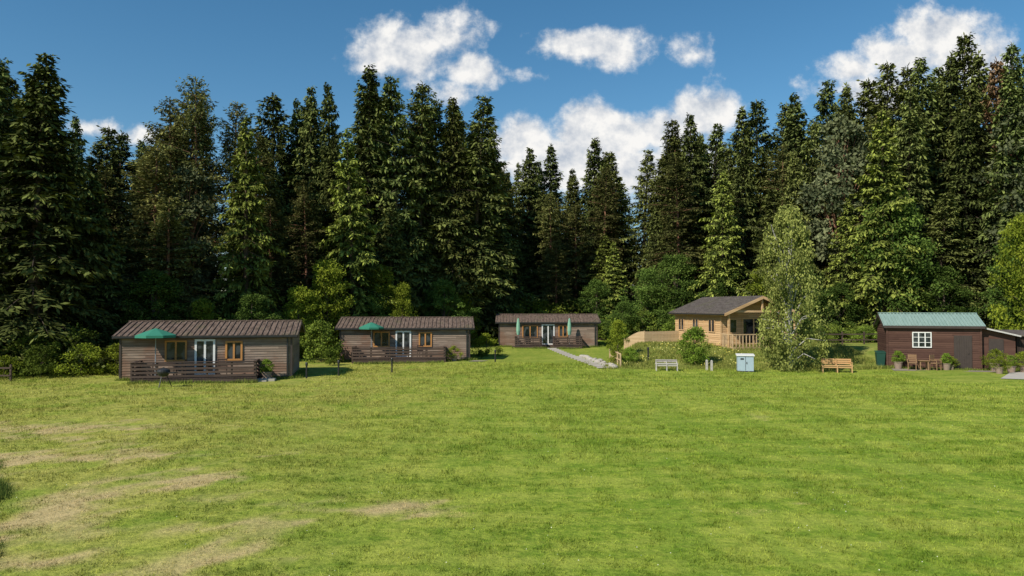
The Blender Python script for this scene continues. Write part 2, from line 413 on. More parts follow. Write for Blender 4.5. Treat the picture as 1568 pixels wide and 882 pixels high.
def lawn_color(nt):
    geo = nt.node('ShaderNodeNewGeometry'); pos = geo.outputs['Position']
    pa = nt.node('ShaderNodeAttribute', attribute_name='patch').outputs['Fac']
    dr = nt.node('ShaderNodeAttribute', attribute_name='dry').outputs['Fac']
    n2 = nt.noise(pos, 0.55, 4, .65)
    n3 = nt.noise(pos, 2.8, 4, .8)
    st = nt.noise(nt.mapping(pos, (0.26, 1.0, 1), rot=(0, 0, rad(12))), 1.0, 4, .7)
    st2 = nt.noise(nt.mapping(pos, (0.9, 0.12, 1), rot=(0, 0, rad(-38))), 1.0, 3, .6)
    green = nt.mix(nt.ss(n3, .34, .66), (0.125, 0.205, 0.018), (0.285, 0.350, 0.045))
    green = nt.mix(nt.math('MULTIPLY', nt.ss(st, .40, .62), .7), green, (0.365, 0.395, 0.068))
    green = nt.mix(nt.math('MULTIPLY', nt.ss(st2, .44, .60), .4), green, (0.135, 0.23, 0.022))
    dry = nt.math('MULTIPLY', dr, nt.ss(n2, .26, .60))
    green = nt.mix(nt.math('MULTIPLY', dry, .72), green, nt.mix(nt.ss(n3, .35, .65), (0.28, 0.255, 0.060), (0.47, 0.42, 0.11)))
    col = nt.mix(nt.math('MULTIPLY', nt.ss(pa, .1, 1.4), .88), green, nt.mix(n3, (0.33, 0.245, 0.11), (0.68, 0.52, 0.27)))
    return col, pos, n3, n2

gm, nt, b = new_mat('ground_grass')
col, pos, n3, n2 = lawn_color(nt)
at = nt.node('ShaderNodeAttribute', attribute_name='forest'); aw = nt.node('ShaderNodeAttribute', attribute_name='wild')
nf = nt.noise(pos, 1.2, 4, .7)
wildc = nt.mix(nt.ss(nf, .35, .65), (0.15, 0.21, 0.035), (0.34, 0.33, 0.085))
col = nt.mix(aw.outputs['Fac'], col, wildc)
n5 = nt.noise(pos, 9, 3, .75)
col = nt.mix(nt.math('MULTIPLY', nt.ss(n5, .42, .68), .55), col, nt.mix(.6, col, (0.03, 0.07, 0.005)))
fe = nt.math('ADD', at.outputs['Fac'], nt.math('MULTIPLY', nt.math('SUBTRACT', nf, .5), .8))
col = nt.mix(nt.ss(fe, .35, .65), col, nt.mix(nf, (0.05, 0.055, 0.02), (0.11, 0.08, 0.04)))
nt.set(b.inputs['Base Color'], col); b.inputs['Roughness'].default_value = .95; b.inputs['Specular IOR Level'].default_value = .1
bp = nt.node('ShaderNodeBump'); bp.inputs['Strength'].default_value = .8; bp.inputs['Distance'].default_value = .05
nt.l.new(n5, bp.inputs['Height']); nt.l.new(bp.outputs[0], b.inputs['Normal'])

def axis(lo, hi, a, b_, fine, far_n):
    c = np.arange(a, b_ + fine / 2, fine)
    t = np.linspace(0, 1, far_n + 1)[1:] ** 2.2
    return np.concatenate([(a - (a - lo) * t)[::-1], c, b_ + (hi - b_) * t])
gx = axis(-1500, 1500, -45, 55, .4, 22); gy = axis(-600, 3000, 2, 100, .4, 22)
XX, YY = np.meshgrid(gx, gy)
ZZ = Hf(XX, YY)
V = np.stack([XX.ravel(), YY.ravel(), ZZ.ravel()], 1)
nx, ny = len(gx), len(gy)
ii, jj = np.meshgrid(np.arange(nx - 1), np.arange(ny - 1)); q = (jj * nx + ii).ravel()
F = np.stack([q, q + 1, q + 1 + nx, q + nx], 1)
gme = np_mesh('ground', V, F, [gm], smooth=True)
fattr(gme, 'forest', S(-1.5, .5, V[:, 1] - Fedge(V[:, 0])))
wl = S(.2, 1.5, V[:, 0] - (5.6 + (V[:, 1] - 47) * .2)) * S(46.8, 48.2, V[:, 1]) * .85
wl = np.maximum(wl, S(0, .6, edge_l(V[:, 1]) - V[:, 0]) * S(20, 16, V[:, 1]))
fattr(gme, 'wild', wl); fattr(gme, 'patch', patchf(V[:, 0], V[:, 1])); fattr(gme, 'dry', dryf(V[:, 0], V[:, 1]))
obj('ground', gme)

bm_, nt, b = new_mat('grass_blades')
col, pos, n3, n2 = lawn_color(nt)
at = nt.node('ShaderNodeAttribute', attribute_name='tint')
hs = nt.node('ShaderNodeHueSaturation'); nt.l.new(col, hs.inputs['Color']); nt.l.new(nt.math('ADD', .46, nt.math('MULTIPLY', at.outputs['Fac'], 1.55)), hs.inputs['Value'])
tr = nt.node('ShaderNodeBsdfTranslucent'); nt.l.new(hs.outputs[0], tr.inputs[0]); mx = nt.node('ShaderNodeMixShader'); mx.inputs[0].default_value = .25
df = nt.node('ShaderNodeBsdfDiffuse'); nt.l.new(hs.outputs[0], df.inputs[0])
nt.l.new(df.outputs[0], mx.inputs[1]); nt.l.new(tr.outputs[0], mx.inputs[2]); nt.l.new(mx.outputs[0], nt.n['Material Output'].inputs[0]); nt.n.remove(b)
def blades(name, x, y, h, w, mat, rng, tint=None, lean=.5, lawn=False):
    n = len(x); z = Hf(x, y)
    az = rng.uniform(0, 2 * math.pi, n); la = rng.uniform(0, 2 * math.pi, n); lk = h * rng.uniform(0, lean, n) * 1.6
    a0 = np.stack([x - np.cos(az) * w / 2, y - np.sin(az) * w / 2, z - .01], 1)
    a1 = np.stack([x + np.cos(az) * w / 2, y + np.sin(az) * w / 2, z - .01], 1)
    a2 = np.stack([x + np.cos(la) * lk, y + np.sin(la) * lk, z + h], 1)
    V = np.stack([a0, a1, a2], 1).reshape(-1, 3); F = np.arange(3 * n).reshape(n, 3)
    t = rng.random(n) if tint is None else tint
    me = np_mesh(name, V, F, [mat], np.repeat(t, 3))
    if lawn: fattr(me, 'patch', np.repeat(patchf(x, y), 3)); fattr(me, 'dry', np.repeat(dryf(x, y), 3))
    return obj(name, me)
rng = np.random.default_rng(3)
n = 480000
y = 8.5 + 44 * rng.random(n) ** 1.5; x = (rng.random(n) * 2 - 1) * (y * .78 + 1.5)
k = (y < Fedge(x) - 1) & ~((y > 46.5) & (x > 5.5)) & ~((x > 23.5) & (y > 39))
k &= ~((np.abs(x + 16.7) < 5.6) & (y > 38.1))
k &= ~((np.abs(x + 7.9) < 5.4) & (y > 51.5))
x = x[k]; y = y[k]; n = len(x)
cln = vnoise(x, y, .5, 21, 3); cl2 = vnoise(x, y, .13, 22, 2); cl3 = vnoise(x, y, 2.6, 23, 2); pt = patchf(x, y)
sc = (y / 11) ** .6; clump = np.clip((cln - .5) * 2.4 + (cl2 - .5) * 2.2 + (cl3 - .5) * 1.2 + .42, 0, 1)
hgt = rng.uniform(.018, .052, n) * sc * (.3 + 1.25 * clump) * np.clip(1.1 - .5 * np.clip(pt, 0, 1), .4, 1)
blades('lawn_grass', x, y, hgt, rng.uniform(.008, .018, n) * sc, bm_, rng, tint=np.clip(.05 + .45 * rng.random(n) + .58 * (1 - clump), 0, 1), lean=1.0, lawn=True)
rough_m = foliage('rough_grass', (0.13, 0.18, 0.03), (0.39, 0.39, 0.10), (.3, .28, .08), .2, vr=.1)
n = 50000; x = rng.uniform(5.5, 24.5, n); y = rng.uniform(46.8, 60, n)
k = (x > 5.8 + (y - 47) * .2); x = x[k]; y = y[k]; n = len(x)
cl = vnoise(x, y, 1.2, 31, 3)
blades('bank_grass', x, y, rng.uniform(.06, .3, n) * (.1 + 1.4 * np.clip(cl * 1.6 - .3, 0, 1)), rng.uniform(.02, .05, n), rough_m, rng)
n = 22000; y = rng.uniform(8, 20, n); x = edge_l(y) - rng.random(n) ** 1.5 * 3.0 + (vnoise(y * 1.0, y * 0 + 3, 1.1, 61, 3) - .5) * 1.2 + rng.normal(size=n) * .08
blades('rough_grass', x, y, rng.uniform(.06, .28, n) * S(20, 17, y), rng.uniform(.01, .02, n), foliage('verge_grass', (0.05, 0.085, 0.02), (0.17, 0.23, 0.05), (.16, .18, .05), .2, vr=.1), rng)
FR = []
for (ox_, oy_, th, hw, d0) in ((-16.85, 40.6, 12, 4.6, -1.95), (-7.9, 54.3, 5, 4.9, -1.95), (3.5, 71, 0, 4.9, -1.95), (26.85, 46.7, -18, 4.6, -.25)):
    c_, s_ = math.cos(rad(th)), math.sin(rad(th)); m = 2600
    lx = rng.uniform(-hw, hw, m); ly = np.where((np.abs(lx + .3) < 3.2) | (d0 > -1), d0, -.12) - rng.random(m) ** 2 * .35
    m2 = 900; lx = np.concatenate([lx, hw + .1 + rng.random(m2) ** 2 * .4]); ly = np.concatenate([ly, rng.uniform(-.2, 5, m2)])
    FR.append(np.stack([ox_ + c_ * lx - s_ * ly, oy_ + s_ * lx + c_ * ly], 1))
FR = np.concatenate(FR); n = len(FR)
blades('fringe_grass', FR[:, 0], FR[:, 1], rng.uniform(.05, .30, n) * (.3 + vnoise(FR[:, 0], FR[:, 1], .8, 55, 2)), rng.uniform(.02, .045, n), foliage('fringe_blades', (0.07, 0.12, 0.02), (0.28, 0.34, 0.06), (.3, .28, .08), .2, vr=.1), rng)
fl = foliage('yellow_flowers', (0.6, 0.5, 0.05), (0.75, 0.7, 0.3), (.7, .6, .2), 0)
n = 900; x = rng.uniform(6.5, 16, n); y = rng.uniform(47.5, 55, n); A = Acc()
k = vnoise(x, y, 1.5, 41, 2) > .5; x = x[k]; y = y[k]; n = len(x)
A.leaves(np.stack([x, y, Hf(x, y) + rng.uniform(.15, .35, n)], 1), rng.normal(size=(n, 3)), .07, .06, rng.random(n), rng, 0)
obj('wild_flowers', A.mesh('wild_flowers', [fl]))
n = 500; y = 9.5 + 16 * rng.random(n) ** 1.4; x = (rng.random(n) * 2 - 1) * y * .8; k = (vnoise(x, y, 2.5, 44, 2) > .52) & (patchf(x, y) < 0.2); x = x[k]; y = y[k]; n = len(x); A = Acc()
A.leaves(np.stack([x, y, Hf(x, y) + .045], 1), rng.normal(size=(n, 3)) * [1, 1, .2], .02, .02, rng.random(n), rng, 0)
obj('lawn_daisies', A.mesh('lawn_daisies', [foliage('daisy', (0.5, 0.5, 0.4), (0.7, 0.7, 0.6), (.6, .55, .25), 0)]))

# ---------------------------------------------------------------- building helpers
class Part:
    def __init__(s): s.V = []; s.F = []
    def hexa(s, p):
        n = len(s.V); s.V += [tuple(a) for a in p]
        s.F += [tuple(n + i for i in f) for f in ((0, 3, 2, 1), (4, 5, 6, 7), (0, 1, 5, 4), (1, 2, 6, 5), (2, 3, 7, 6), (3, 0, 4, 7))]
    def box(s, x0, x1, y0, y1, z0, z1):
        s.hexa([(x0, y0, z0), (x1, y0, z0), (x1, y1, z0), (x0, y1, z0), (x0, y0, z1), (x1, y0, z1), (x1, y1, z1), (x0, y1, z1)])
    def slab(s, p, t):
        s.hexa([(a[0], a[1], a[2] - t) for a in p] + list(p))
    def beam(s, a, b, w, h=None):
        a = Vector(a); b = Vector(b); h = h or w; d = (b - a).normalized()
        r = Vector((0, 0, 1)) if abs(d.z) < .9 else Vector((0, 1, 0))
        u = d.cross(r).normalized() * w / 2; v = u.cross(d).normalized() * h / 2
        s.hexa([a - u - v, a + u - v, a + u + v, a - u + v, b - u - v, b + u - v, b + u + v, b - u + v])
    def poly(s, pts):
        n = len(s.V); s.V += [tuple(a) for a in pts]; s.F.append(tuple(range(n, n + len(pts))))
    def prism(s, pts, off):
        n = len(s.V); k = len(pts); s.V += [tuple(a) for a in pts] + [tuple(Vector(a) + Vector(off)) for a in pts]
        s.F.append(tuple(range(n, n + k))); s.F.append(tuple(reversed(range(n + k, n + 2 * k))))
        for i in range(k): j = (i + 1) % k; s.F.append((n + i, n + j, n + k + j, n + k + i))
    def lathe(s, prof, seg=16, c=(0, 0, 0)):
        n = len(s.V)
        for r, z in prof:
            for i in range(seg):
                a = 2 * math.pi * i / seg; s.V.append((c[0] + r * math.cos(a), c[1] + r * math.sin(a), c[2] + z))
        for k in range(len(prof) - 1):
            for i in range(seg):
                j = (i + 1) % seg; s.F.append((n + k * seg + i, n + k * seg + j, n + (k + 1) * seg + j, n + (k + 1) * seg + i))
    def make(s, name, mat, parent=None, loc=(0, 0, 0), rotz=0):
        me = bpy.data.meshes.new(name); me.from_pydata([tuple(v) for v in s.V], [], s.F); me.materials.append(mat); me.update()
        import bmesh
        bm = bmesh.new(); bm.from_mesh(me); bmesh.ops.recalc_face_normals(bm, faces=bm.faces); bm.to_mesh(me); bm.free()
        return obj(name, me, loc, rotz, parent=parent)

M_clad = wood('weathered_cladding', (0.115, 0.082, 0.061), (0.37, 0.28, 0.215), .14, c3=(0.19, 0.10, 0.063))
M_dark = simple('shadow_gap', (0.03, 0.025, 0.02))
M_trim = simple('dark_trim', (0.06, 0.045, 0.038), .6)
M_orange = wood('oak_frame', (0.42, 0.19, 0.06), (0.55, 0.27, 0.09), .5)
M_white = simple('white_paint', (0.75, 0.74, 0.70), .5, .06)
M_deck = wood('deck_timber', (0.055, 0.037, 0.030), (0.125, 0.088, 0.070), .14)
M_gut = simple('gutter_plastic', (0.03, 0.03, 0.03), .4)
M_steel = simple('grey_metal', (0.3, 0.31, 0.32), .4, .1)
M_stone = simple('stone', (0.40, 0.36, 0.31), .9, .35, 5)
M_pot = simple('pot_clay', (0.30, 0.22, 0.17), .8)
M_green = simple('parasol_cloth', (0.035, 0.20, 0.13), .8, .12, 3)
M_green2 = simple('parasol_cloth_pale', (0.22, 0.42, 0.30), .8, .12, 3)
M_soft = wood('pale_timber', (0.45, 0.31, 0.17), (0.62, 0.45, 0.27), .15)
M_pine = wood('bench_pine', (0.48, 0.28, 0.12), (0.60, 0.38, 0.18), .1)
M_grey_w = wood('grey_timber', (0.38, 0.35, 0.31), (0.55, 0.51, 0.45), .1)
def glass_mat():
    m, nt, b = new_mat('window_glass')
    tc = nt.node('ShaderNodeTexCoord').outputs['Object']
    n = nt.noise(tc, 1.7, 2)
    nt.set(b.inputs['Base Color'], nt.mix(nt.ss(n, .45, .6), (0.012, 0.015, 0.018), (0.06, 0.065, 0.07)))
    b.inputs['Roughness'].default_value = .06; b.inputs['Specular IOR Level'].default_value = .6
    return m
M_glass = glass_mat()
def roof_mat(name, c1, c2, sc=3.0, moss=.35):
    m, nt, b = new_mat(name)
    tc = nt.node('ShaderNodeTexCoord').outputs['Object']
    n = nt.noise(nt.mapping(tc, (3.3, .5, .5)), sc, 4, .65); n2 = nt.noise(tc, .7, 3)
    c = nt.mix(nt.ss(n, .3, .7), c1, c2)
    c = nt.mix(nt.math('MULTIPLY', nt.ss(n2, .5, .7), moss), c, (0.12, 0.12, 0.06))
    nt.set(b.inputs['Base Color'], c); b.inputs['Roughness'].default_value = .95; b.inputs['Specular IOR Level'].default_value = .08
    return m
M_roof = roof_mat('brown_roof_sheet', (0.080, 0.057, 0.045), (0.21, 0.152, 0.12))
M_roofg = roof_mat('green_metal_roof', (0.20, 0.29, 0.255), (0.26, 0.355, 0.315), moss=.08)
M_roofd = roof_mat('slate_roof', (0.085, 0.072, 0.064), (0.155, 0.132, 0.117))

def boards(P, x0, x1, z0, z1, y, h=.14, sgn=-1, axis='x'):
    z = z0
    while z < z1 - .02:
        zt = min(z + h - .008, z1)
        if axis == 'x': P.hexa([(x0, y + sgn * .04, z), (x1, y + sgn * .04, z), (x1, y, z), (x0, y, z), (x0, y + sgn * .015, zt), (x1, y + sgn * .015, zt), (x1, y, zt), (x0, y, zt)])
        else: P.hexa([(y + sgn * .04, x0, z), (y + sgn * .04, x1, z), (y, x1, z), (y, x0, z), (y + sgn * .015, x0, zt), (y + sgn * .015, x1, zt), (y, x1, zt), (y, x0, zt)])
        z += h
def window(Fr, Gl, x0, x1, z0, z1, y, panes=2, fw=.07, bars=0, axis='x', sgn=-1):
    def bx(P, a0, a1, b0, b1, c0, c1):
        if axis == 'x': P.box(a0, a1, min(b0, b1), max(b0, b1), c0, c1)
        else: P.box(min(b0, b1), max(b0, b1), a0, a1, c0, c1)
    yo = y + sgn * .095; yi = y + sgn * .042
    bx(Gl, x0 + .02, x1 - .02, y + sgn * .044, y + sgn * .058, z0 + .02, z1 - .02)
    bx(Fr, x0, x0 + fw, yo, yi, z0, z1); bx(Fr, x1 - fw, x1, yo, yi, z0, z1)
    bx(Fr, x0 + fw, x1 - fw, yo, yi, z0, z0 + fw); bx(Fr, x0 + fw, x1 - fw, yo, yi, z1 - fw, z1)
    for i in range(1, panes):
        c = x0 + (x1 - x0) * i / panes; bx(Fr, c - fw * .5, c + fw * .5, yo + sgn * .002, yi, z0 + fw, z1 - fw)
    for i in range(1, bars + 1):
        c = z0 + (z1 - z0) * i / (bars + 1); bx(Fr, x0 + fw, x1 - fw, yo + sgn * -.004, yi, c - .015, c + .015)

def gable_roof(W, D, ez, rz, ox, oy, mat, parent, ridge_y=None, rib=.3, th=.07, y0=0, gut=True):
    ry = ridge_y if ridge_y is not None else (y0 + D) / 2
    P = Part(); sl = (rz - ez) / (ry - y0)
    ze = ez - oy * sl; sb = (rz - ez) / (D - ry); zeb = ez - oy * sb
    P.slab([(-W - ox, y0 - oy, ze + th), (W + ox, y0 - oy, ze + th), (W + ox, ry, rz + th), (-W - ox, ry, rz + th)], th)
    P.slab([(-W - ox, ry + .002, rz + th), (W + ox, ry + .002, rz + th), (W + ox, D + oy, zeb + th), (-W - ox, D + oy, zeb + th)], th)
    x = -W - ox + .06
    while x < W + ox - .02:
        P.slab([(x, y0 - oy - .01, ze + th + .045), (x + .09, y0 - oy - .01, ze + th + .045), (x + .09, ry, rz + th + .045), (x, ry, rz + th + .045)], .06)
        x += rib
    P.slab([(-W - ox - .02, ry - .14, rz + th + .06), (W + ox + .02, ry - .14, rz + th + .06), (W + ox + .02, ry + .14, rz + th + .06), (-W - ox - .02, ry + .14, rz + th + .06)], .06)
    P.make('roof', mat, parent)
    if gut:
        G = Part(); G.box(-W - ox, W + ox, y0 - oy - .11, y0 - oy - .02, ze - .06, ze + .04)
        G.box(W - .25, W - .17, y0 - .13, y0 - .05, .1, ez - .05); G.beam((W - .21, y0 - .1, ez - .05), (W - .21, y0 - oy - .05, ze), .07)
        G.make('gutter', M_gut, parent)
    Fa = Part()
    for sx in (-1, 1):
        xa = sx * (W + ox + .015)
        Fa.beam((xa, y0 - oy, ze - .02), (xa, ry, rz - .02), .04, .16); Fa.beam((xa, ry, rz - .02), (xa, D + oy, zeb - .02), .04, .16)
    Fa.make('barge_boards', M_trim, parent)

def rail(P, x0, x1, y, z0, z1, n=4, posts=1.3, axis='x'):
    h = (z1 - z0) / n
    for i in range(n):
        a, c = z0 + i * h + .04, z0 + (i + 1) * h - .04
        if axis == 'x': P.box(x0, x1, y - .015, y + .015, a, c)
        else: P.box(y - .015, y + .015, x0, x1, a, c)
    k = max(1, round(abs(x1 - x0) / posts))
    for i in range(k + 1):
        c = x0 + (x1 - x0) * i / k
        if axis == 'x': P.box(c - .045, c + .045, y + .017, y + .1, 0, z1 + .02)
        else: P.box(y + .017, y + .1, c - .045, c + .045, 0, z1 + .02)
    if axis == 'x': P.box(x0 - .05, x1 + .05, y - .04, y + .11, z1 + .022, z1 + .06)
    else: P.box(y - .04, y + .11, x0, x1, z1 + .022, z1 + .06)

def lodge(x, y, rot, kind, W=4.75):
    e = empty('timber_lodge', (x, y, hz(x, y)), rot)
    D, ez, rz = 5.6, 2.46, 3.12
    f = W / 4.75
    P = Part(); P.box(-W, W, 0, D, .12, ez)
    P.prism([(-W, 0, ez), (-W, D, ez), (-W, D / 2, rz - .01)], (2 * W, 0, 0)); P.make('wall_core', M_dark, e)
    P = Part()
    boards(P, -W, W, .14, ez, 0); boards(P, 0, D, .14, ez, W, sgn=1, axis='y'); boards(P, 0, D, .14, ez, -W, sgn=-1, axis='y')
    z = ez
    while z < rz - .1:
        t = (z - ez) / (rz - ez); t2 = min(1, (z + .13 - ez) / (rz - ez))
        for sx in (-1, 1):
            P.prism([(sx * W, D / 2 * t, z), (sx * W, D - D / 2 * t, z), (sx * W, D - D / 2 * t2, z + .13), (sx * W, D / 2 * t2, z + .13)], (sx * .03, 0, 0))
        z += .14
    P.make('cladding', M_clad, e)
    P = Part()
    for sx in (-1, 1): P.box(sx * (W + .0) - .05, sx * W + .05, -.06, .04, .12, ez)
    P.box(-W, W, -.045, -.002, 0, .13); P.box(-W - .33, W + .33, -.24, -.2, ez - .16, ez - .04)
    P.make('corner_trim', M_trim, e)
    gable_roof(W, D, ez, rz, .34, .22, M_roof, e)
    Fo, Fw, Gl = Part(), Part(), Part()
    if kind < 3:
        window(Fo, Gl, -2.35 * f, -1.15 * f, 1.05, 2.2, 0, 2, .09)
        window(Fw, Gl, -.72 * f, .42 * f, .28, 2.25, 0, 2, .11)
        window(Fo, Gl, .98 * f, 1.95 * f, 1.05, 2.15, 0, 2, .1)
        dk = [(-3.65 * f, 2.95 * f)]
    else:
        window(Fo, Gl, -2.5, -1.0, .9, 2.15, 0, 2, .09)
        window(Fw, Gl, -.62, .62, .28, 2.25, 0, 2, .11)
        window(Fo, Gl, 1.0, 1.9, 1.0, 2.15, 0, 2, .1)
        dk = [(-3.2, -.7), (.45, 3.1)]
    Fo.make('window_frames', M_orange, e); Fw.make('door_frame', M_white, e); Gl.make('window_glass', M_glass, e)
    R = Part(); dd = 1.75
    for a, c in dk:
        k = a
        while k < c - .02: R.box(k, min(c, k + .14), -dd, -.05, .22, .26); k += .15
        rail(R, a, c, -dd, .28, 1.08); rail(R, -dd + .1, -.1, a, .28, 1.08, axis='y'); rail(R, -dd + .1, -.1, c - .12, .28, 1.08, axis='y')
        R.box(a, c, -dd + .02, -dd + .06, .0, .2)
    if kind == 3:
        for i in range(3): R.box(-.7, .45, -.05 - .3 * (i + 1), -.05 - .3 * i, 0, .24 - .08 * i)
    R.make('deck_railing', M_deck, e)
    return e
def parasol(x, y, z, r, closed=False, mat=None):
    e = empty('parasol', (x, y, z))
    P = Part(); P.lathe([(.0, 0), (.24, 0), (.24, .06), (.03, .1), (.022, 2.5), (0, 2.55)], 10); P.make('pole', M_steel, e)
    P = Part()
    if closed: P.lathe([(.0, 2.62), (.09, 2.5), (.17, 2.0), (.20, 1.4), (.13, 1.0), (.05, 1.1)], 8)
    else:
        P.lathe([(.0, 2.64), (.2, 2.58), (r * .55, 2.45), (r, 2.27), (r * 1.005, 2.14), (r * .99, 2.14), (r * .985, 2.25), (.2, 2.55)], 8)
    P.make('canopy', mat or M_green, e)
    if not closed:
        P = Part()
        for i in range(8):
            a = 2 * math.pi * i / 8; P.beam((r * .95 * math.cos(a), r * .95 * math.sin(a), 2.2), (.03, 0, 2.45), .02)
        P.make('ribs', M_steel, e)
    return e
def local(e, x, y, z=0):
    return (Matrix.Translation(e.location) @ Matrix.Rotation(e.rotation_euler[2], 4, 'Z')) @ Vector((x, y, z))
def table(nm, p, rot, mat, w=1.2, d=.8, h=.74):
    e = Part()
    e.box(-w / 2, w / 2, -d / 2, d / 2, h - .04, h)
    for a in (-1, 1):
        for c in (-1, 1): e.box(a * (w / 2 - .08) - .03, a * (w / 2 - .08) + .03, c * (d / 2 - .08) - .03, c * (d / 2 - .08) + .03, 0, h - .04)
    e.box(-w / 2 + .06, w / 2 - .06, -.02, .02, h - .12, h - .045)
    return e.make(nm, mat, None, p, rot)
def chair(p, rot, mat):
    e = Part(); e.box(-.24, .24, -.24, .24, .42, .46)
    for a in (-1, 1):
        e.box(a * .22 - .02, a * .22 + .02, -.24, -.2, 0, .42); e.box(a * .22 - .02, a * .22 + .02, .2, .24, 0, .95)
        e.box(a * .25 - .03, a * .25 + .03, -.24, .2, .62, .66); e.box(a * .25 - .02, a * .25 + .02, -.24, -.2, .46, .62)
    for z in (.55, .67, .79, .9): e.box(-.2, .2, .205, .23, z - .04, z + .04)
    return e.make('garden_chair', mat, None, p, rot)
def bench(nm, p, rot, mat, w=1.8, h=.85, arms=True):
    e = Part()
    for i in range(4): e.box(-w / 2, w / 2, -.25 + i * .125, -.14 + i * .125, .42, .455)
    for i in range(3): e.box(-w / 2 + .03, w / 2 - .03, .26, .29, .52 + i * (h - .5) / 3, .52 + i * (h - .5) / 3 + .09)
    for a in (-1, 0, 1):
        c = a * (w / 2 - .06)
        e.box(c - .03, c + .03, -.25, -.19, 0, .42); e.box(c - .03, c + .03, .2, .26, 0, h)
        if arms and a: e.box(c - .035, c + .035, -.27, .2, .62, .66); e.box(c - .025, c + .025, -.25, -.2, .455, .62)
    e.box(-w / 2 + .04, w / 2 - .04, -.2, -.17, .3, .415)
    return e.make(nm, mat, None, p, rot)
def potted(p, s=1.0, me=None, mat=None):
    e = empty('potted_plant', p)
    P = Part(); P.lathe([(0, 0), (.16 * s, 0), (.22 * s, .34 * s), (.24 * s, .34 * s), (.24 * s, .38 * s), (.2 * s, .38 * s), (.19 * s, .34 * s), (0, .33 * s)], 14); P.make('pot', mat or M_pot, e)
    o = obj('plant', me or bush_me, (0, 0, .3 * s), rnd.uniform(0, 6), (.32 * s, .32 * s, .30 * s), e)
    return e
def bollard(x, y, h=.9):
    P = Part(); P.lathe([(0, -.1), (.05, -.1), (.05, h * .78), (.075, h * .8), (.075, h * .95), (.05, h), (0, h)], 12)
    P.make('bollard_light', M_gut, None, (x, y, hz(x, y)))

L1 = lodge(-16.85, 40.6, rad(12), 1, 4.45)
L2 = lodge(-7.9, 54.3, rad(5), 2)
L3 = lodge(3.5, 71.0, rad(0), 3)
p = local(L1, -2.45, -.95, .26); parasol(p.x, p.y, p.z, 1.05)
table('patio_table', local(L1, -2.0, -.9, .26), rad(13), M_deck); chair(local(L1, -1.2, -.8, .26), rad(-70), M_deck); chair(local(L1, .9, -.8, .26), rad(20), M_deck)
p = local(L2, -2.4, -.9, .26); parasol(p.x, p.y, p.z, .9)
table('patio_table', local(L2, -1.9, -.9, .26), rad(6), M_deck); chair(local(L2, 1.2, -.8, .26), rad(30), M_deck)
for xx in (-2.9, 2.0):
    p = local(L3, xx, -.9, .26); parasol(p.x, p.y, p.z, 1, True, M_green2)
table('patio_table', local(L3, -1.9, -.9, .26), 0, M_deck, 1.0); table('patio_table', local(L3, 1.4, -.9, .26), 0, M_deck, 1.0)
potted(local(L1, 3.2, -.7), 1.2); potted(local(L2, 3.6, -.9), 1.1, brows)
P = Part(); P.box(-.5, .5, -.3, .3, -.05, .12); P.box(-.4, .1, -.5, -.31, -.05, .06); P.make('stone_step', M_stone, None, local(L1, 3.2, -1.1), rad(10))
e = empty('barbecue', (-17.3, 36.4, hz(-17.3, 36.4)))
P = Part(); P.lathe([(0, .5), (.2, .55), (.3, .7), (.31, .78), (.29, .86), (.15, .92), (0, .94)], 16); P.box(-.04, .04, -.02, .02, .92, .98)
for k in range(3):
    a = k * 2.094 + .4; P.beam((.15 * math.cos(a), .15 * math.sin(a), .56), (.38 * math.cos(a), .38 * math.sin(a), 0), .03)
P.box(.3, .62, -.18, .18, .7, .73); P.make('kettle_and_legs', M_gut, e)
for q in ((-10.1, 42.7), (-7.4, 45.2), (-1.2, 52.5), (-11.6, 41.4), (9.2, 49.5)): bollard(*q)

# ---------------------------------------------------------------- chalet
ch = empty('timber_chalet', (18.1, 54.8, 1.12), rad(13))
W, D, ez, rz = 2.7, 7.6, 2.5, 3.6
M_larch = wood('larch_cladding', (0.46, 0.28, 0.13), (0.70, 0.47, 0.26), .15)
P = Part(); P.box(-W, W, 0, D, -.6, ez); P.prism([(-W, 0, ez), (W, 0, ez), (0, 0, rz - .02)], (0, D, 0)); P.make('wall_core', M_dark, ch)
P = Part(); boards(P, -W, W, 0, ez, 0, .15); boards(P, 0, D, 0, ez, -W, .15, -1, 'y'); boards(P, 0, D, 0, ez, W, .15, 1, 'y')
z = ez
while z < rz - .1:
    t = (z - ez) / (rz - ez); t2 = min(1, (z + .14 - ez) / (rz - ez))
    P.prism([(-W * (1 - t), 0, z), (W * (1 - t), 0, z), (W * (1 - t2), 0, z + .14), (-W * (1 - t2), 0, z + .14)], (0, -.03, 0)); z += .15
for sx in (-1, 1): P.box(sx * W - .06, sx * W + .06, -.06, .05, -.5, ez)
for yy in (2.6, 5.2): P.box(-W - .055, -W - .001, yy - .07, yy + .07, 0, ez)
P.make('cladding', M_larch, ch)
P = Part()
sl = (rz - ez) / W; o = .4; ya, yb = -1.3, D + .4
for sx in (-1, 1):
    P.slab([(sx * (W + o), ya, ez - o * sl + .1), (0, ya, rz + .1), (0, yb, rz + .1), (sx * (W + o), yb, ez - o * sl + .1)], .08)
    k = ya + .1
    while k < yb:
        P.slab([(sx * (W + o), k, ez - o * sl + .13), (0, k, rz + .13), (0, k + .06, rz + .13), (sx * (W + o), k + .06, ez - o * sl + .13)], .04); k += .4
P.make('roof', M_roofd, ch)
P = Part()
for sx in (-1, 1):
    P.beam((sx * (W + o), ya - .02, ez - o * sl - .02), (0, ya - .02, rz - .02), .05, .2)
    P.box(sx * (W + o) - .03, sx * (W + o) + .03, ya, yb, ez - o * sl - .1, ez - o * sl + .02)
    P.box(sx * W - .07, sx * W + .07, ya + .1, ya + .24, -.5, ez - .02)
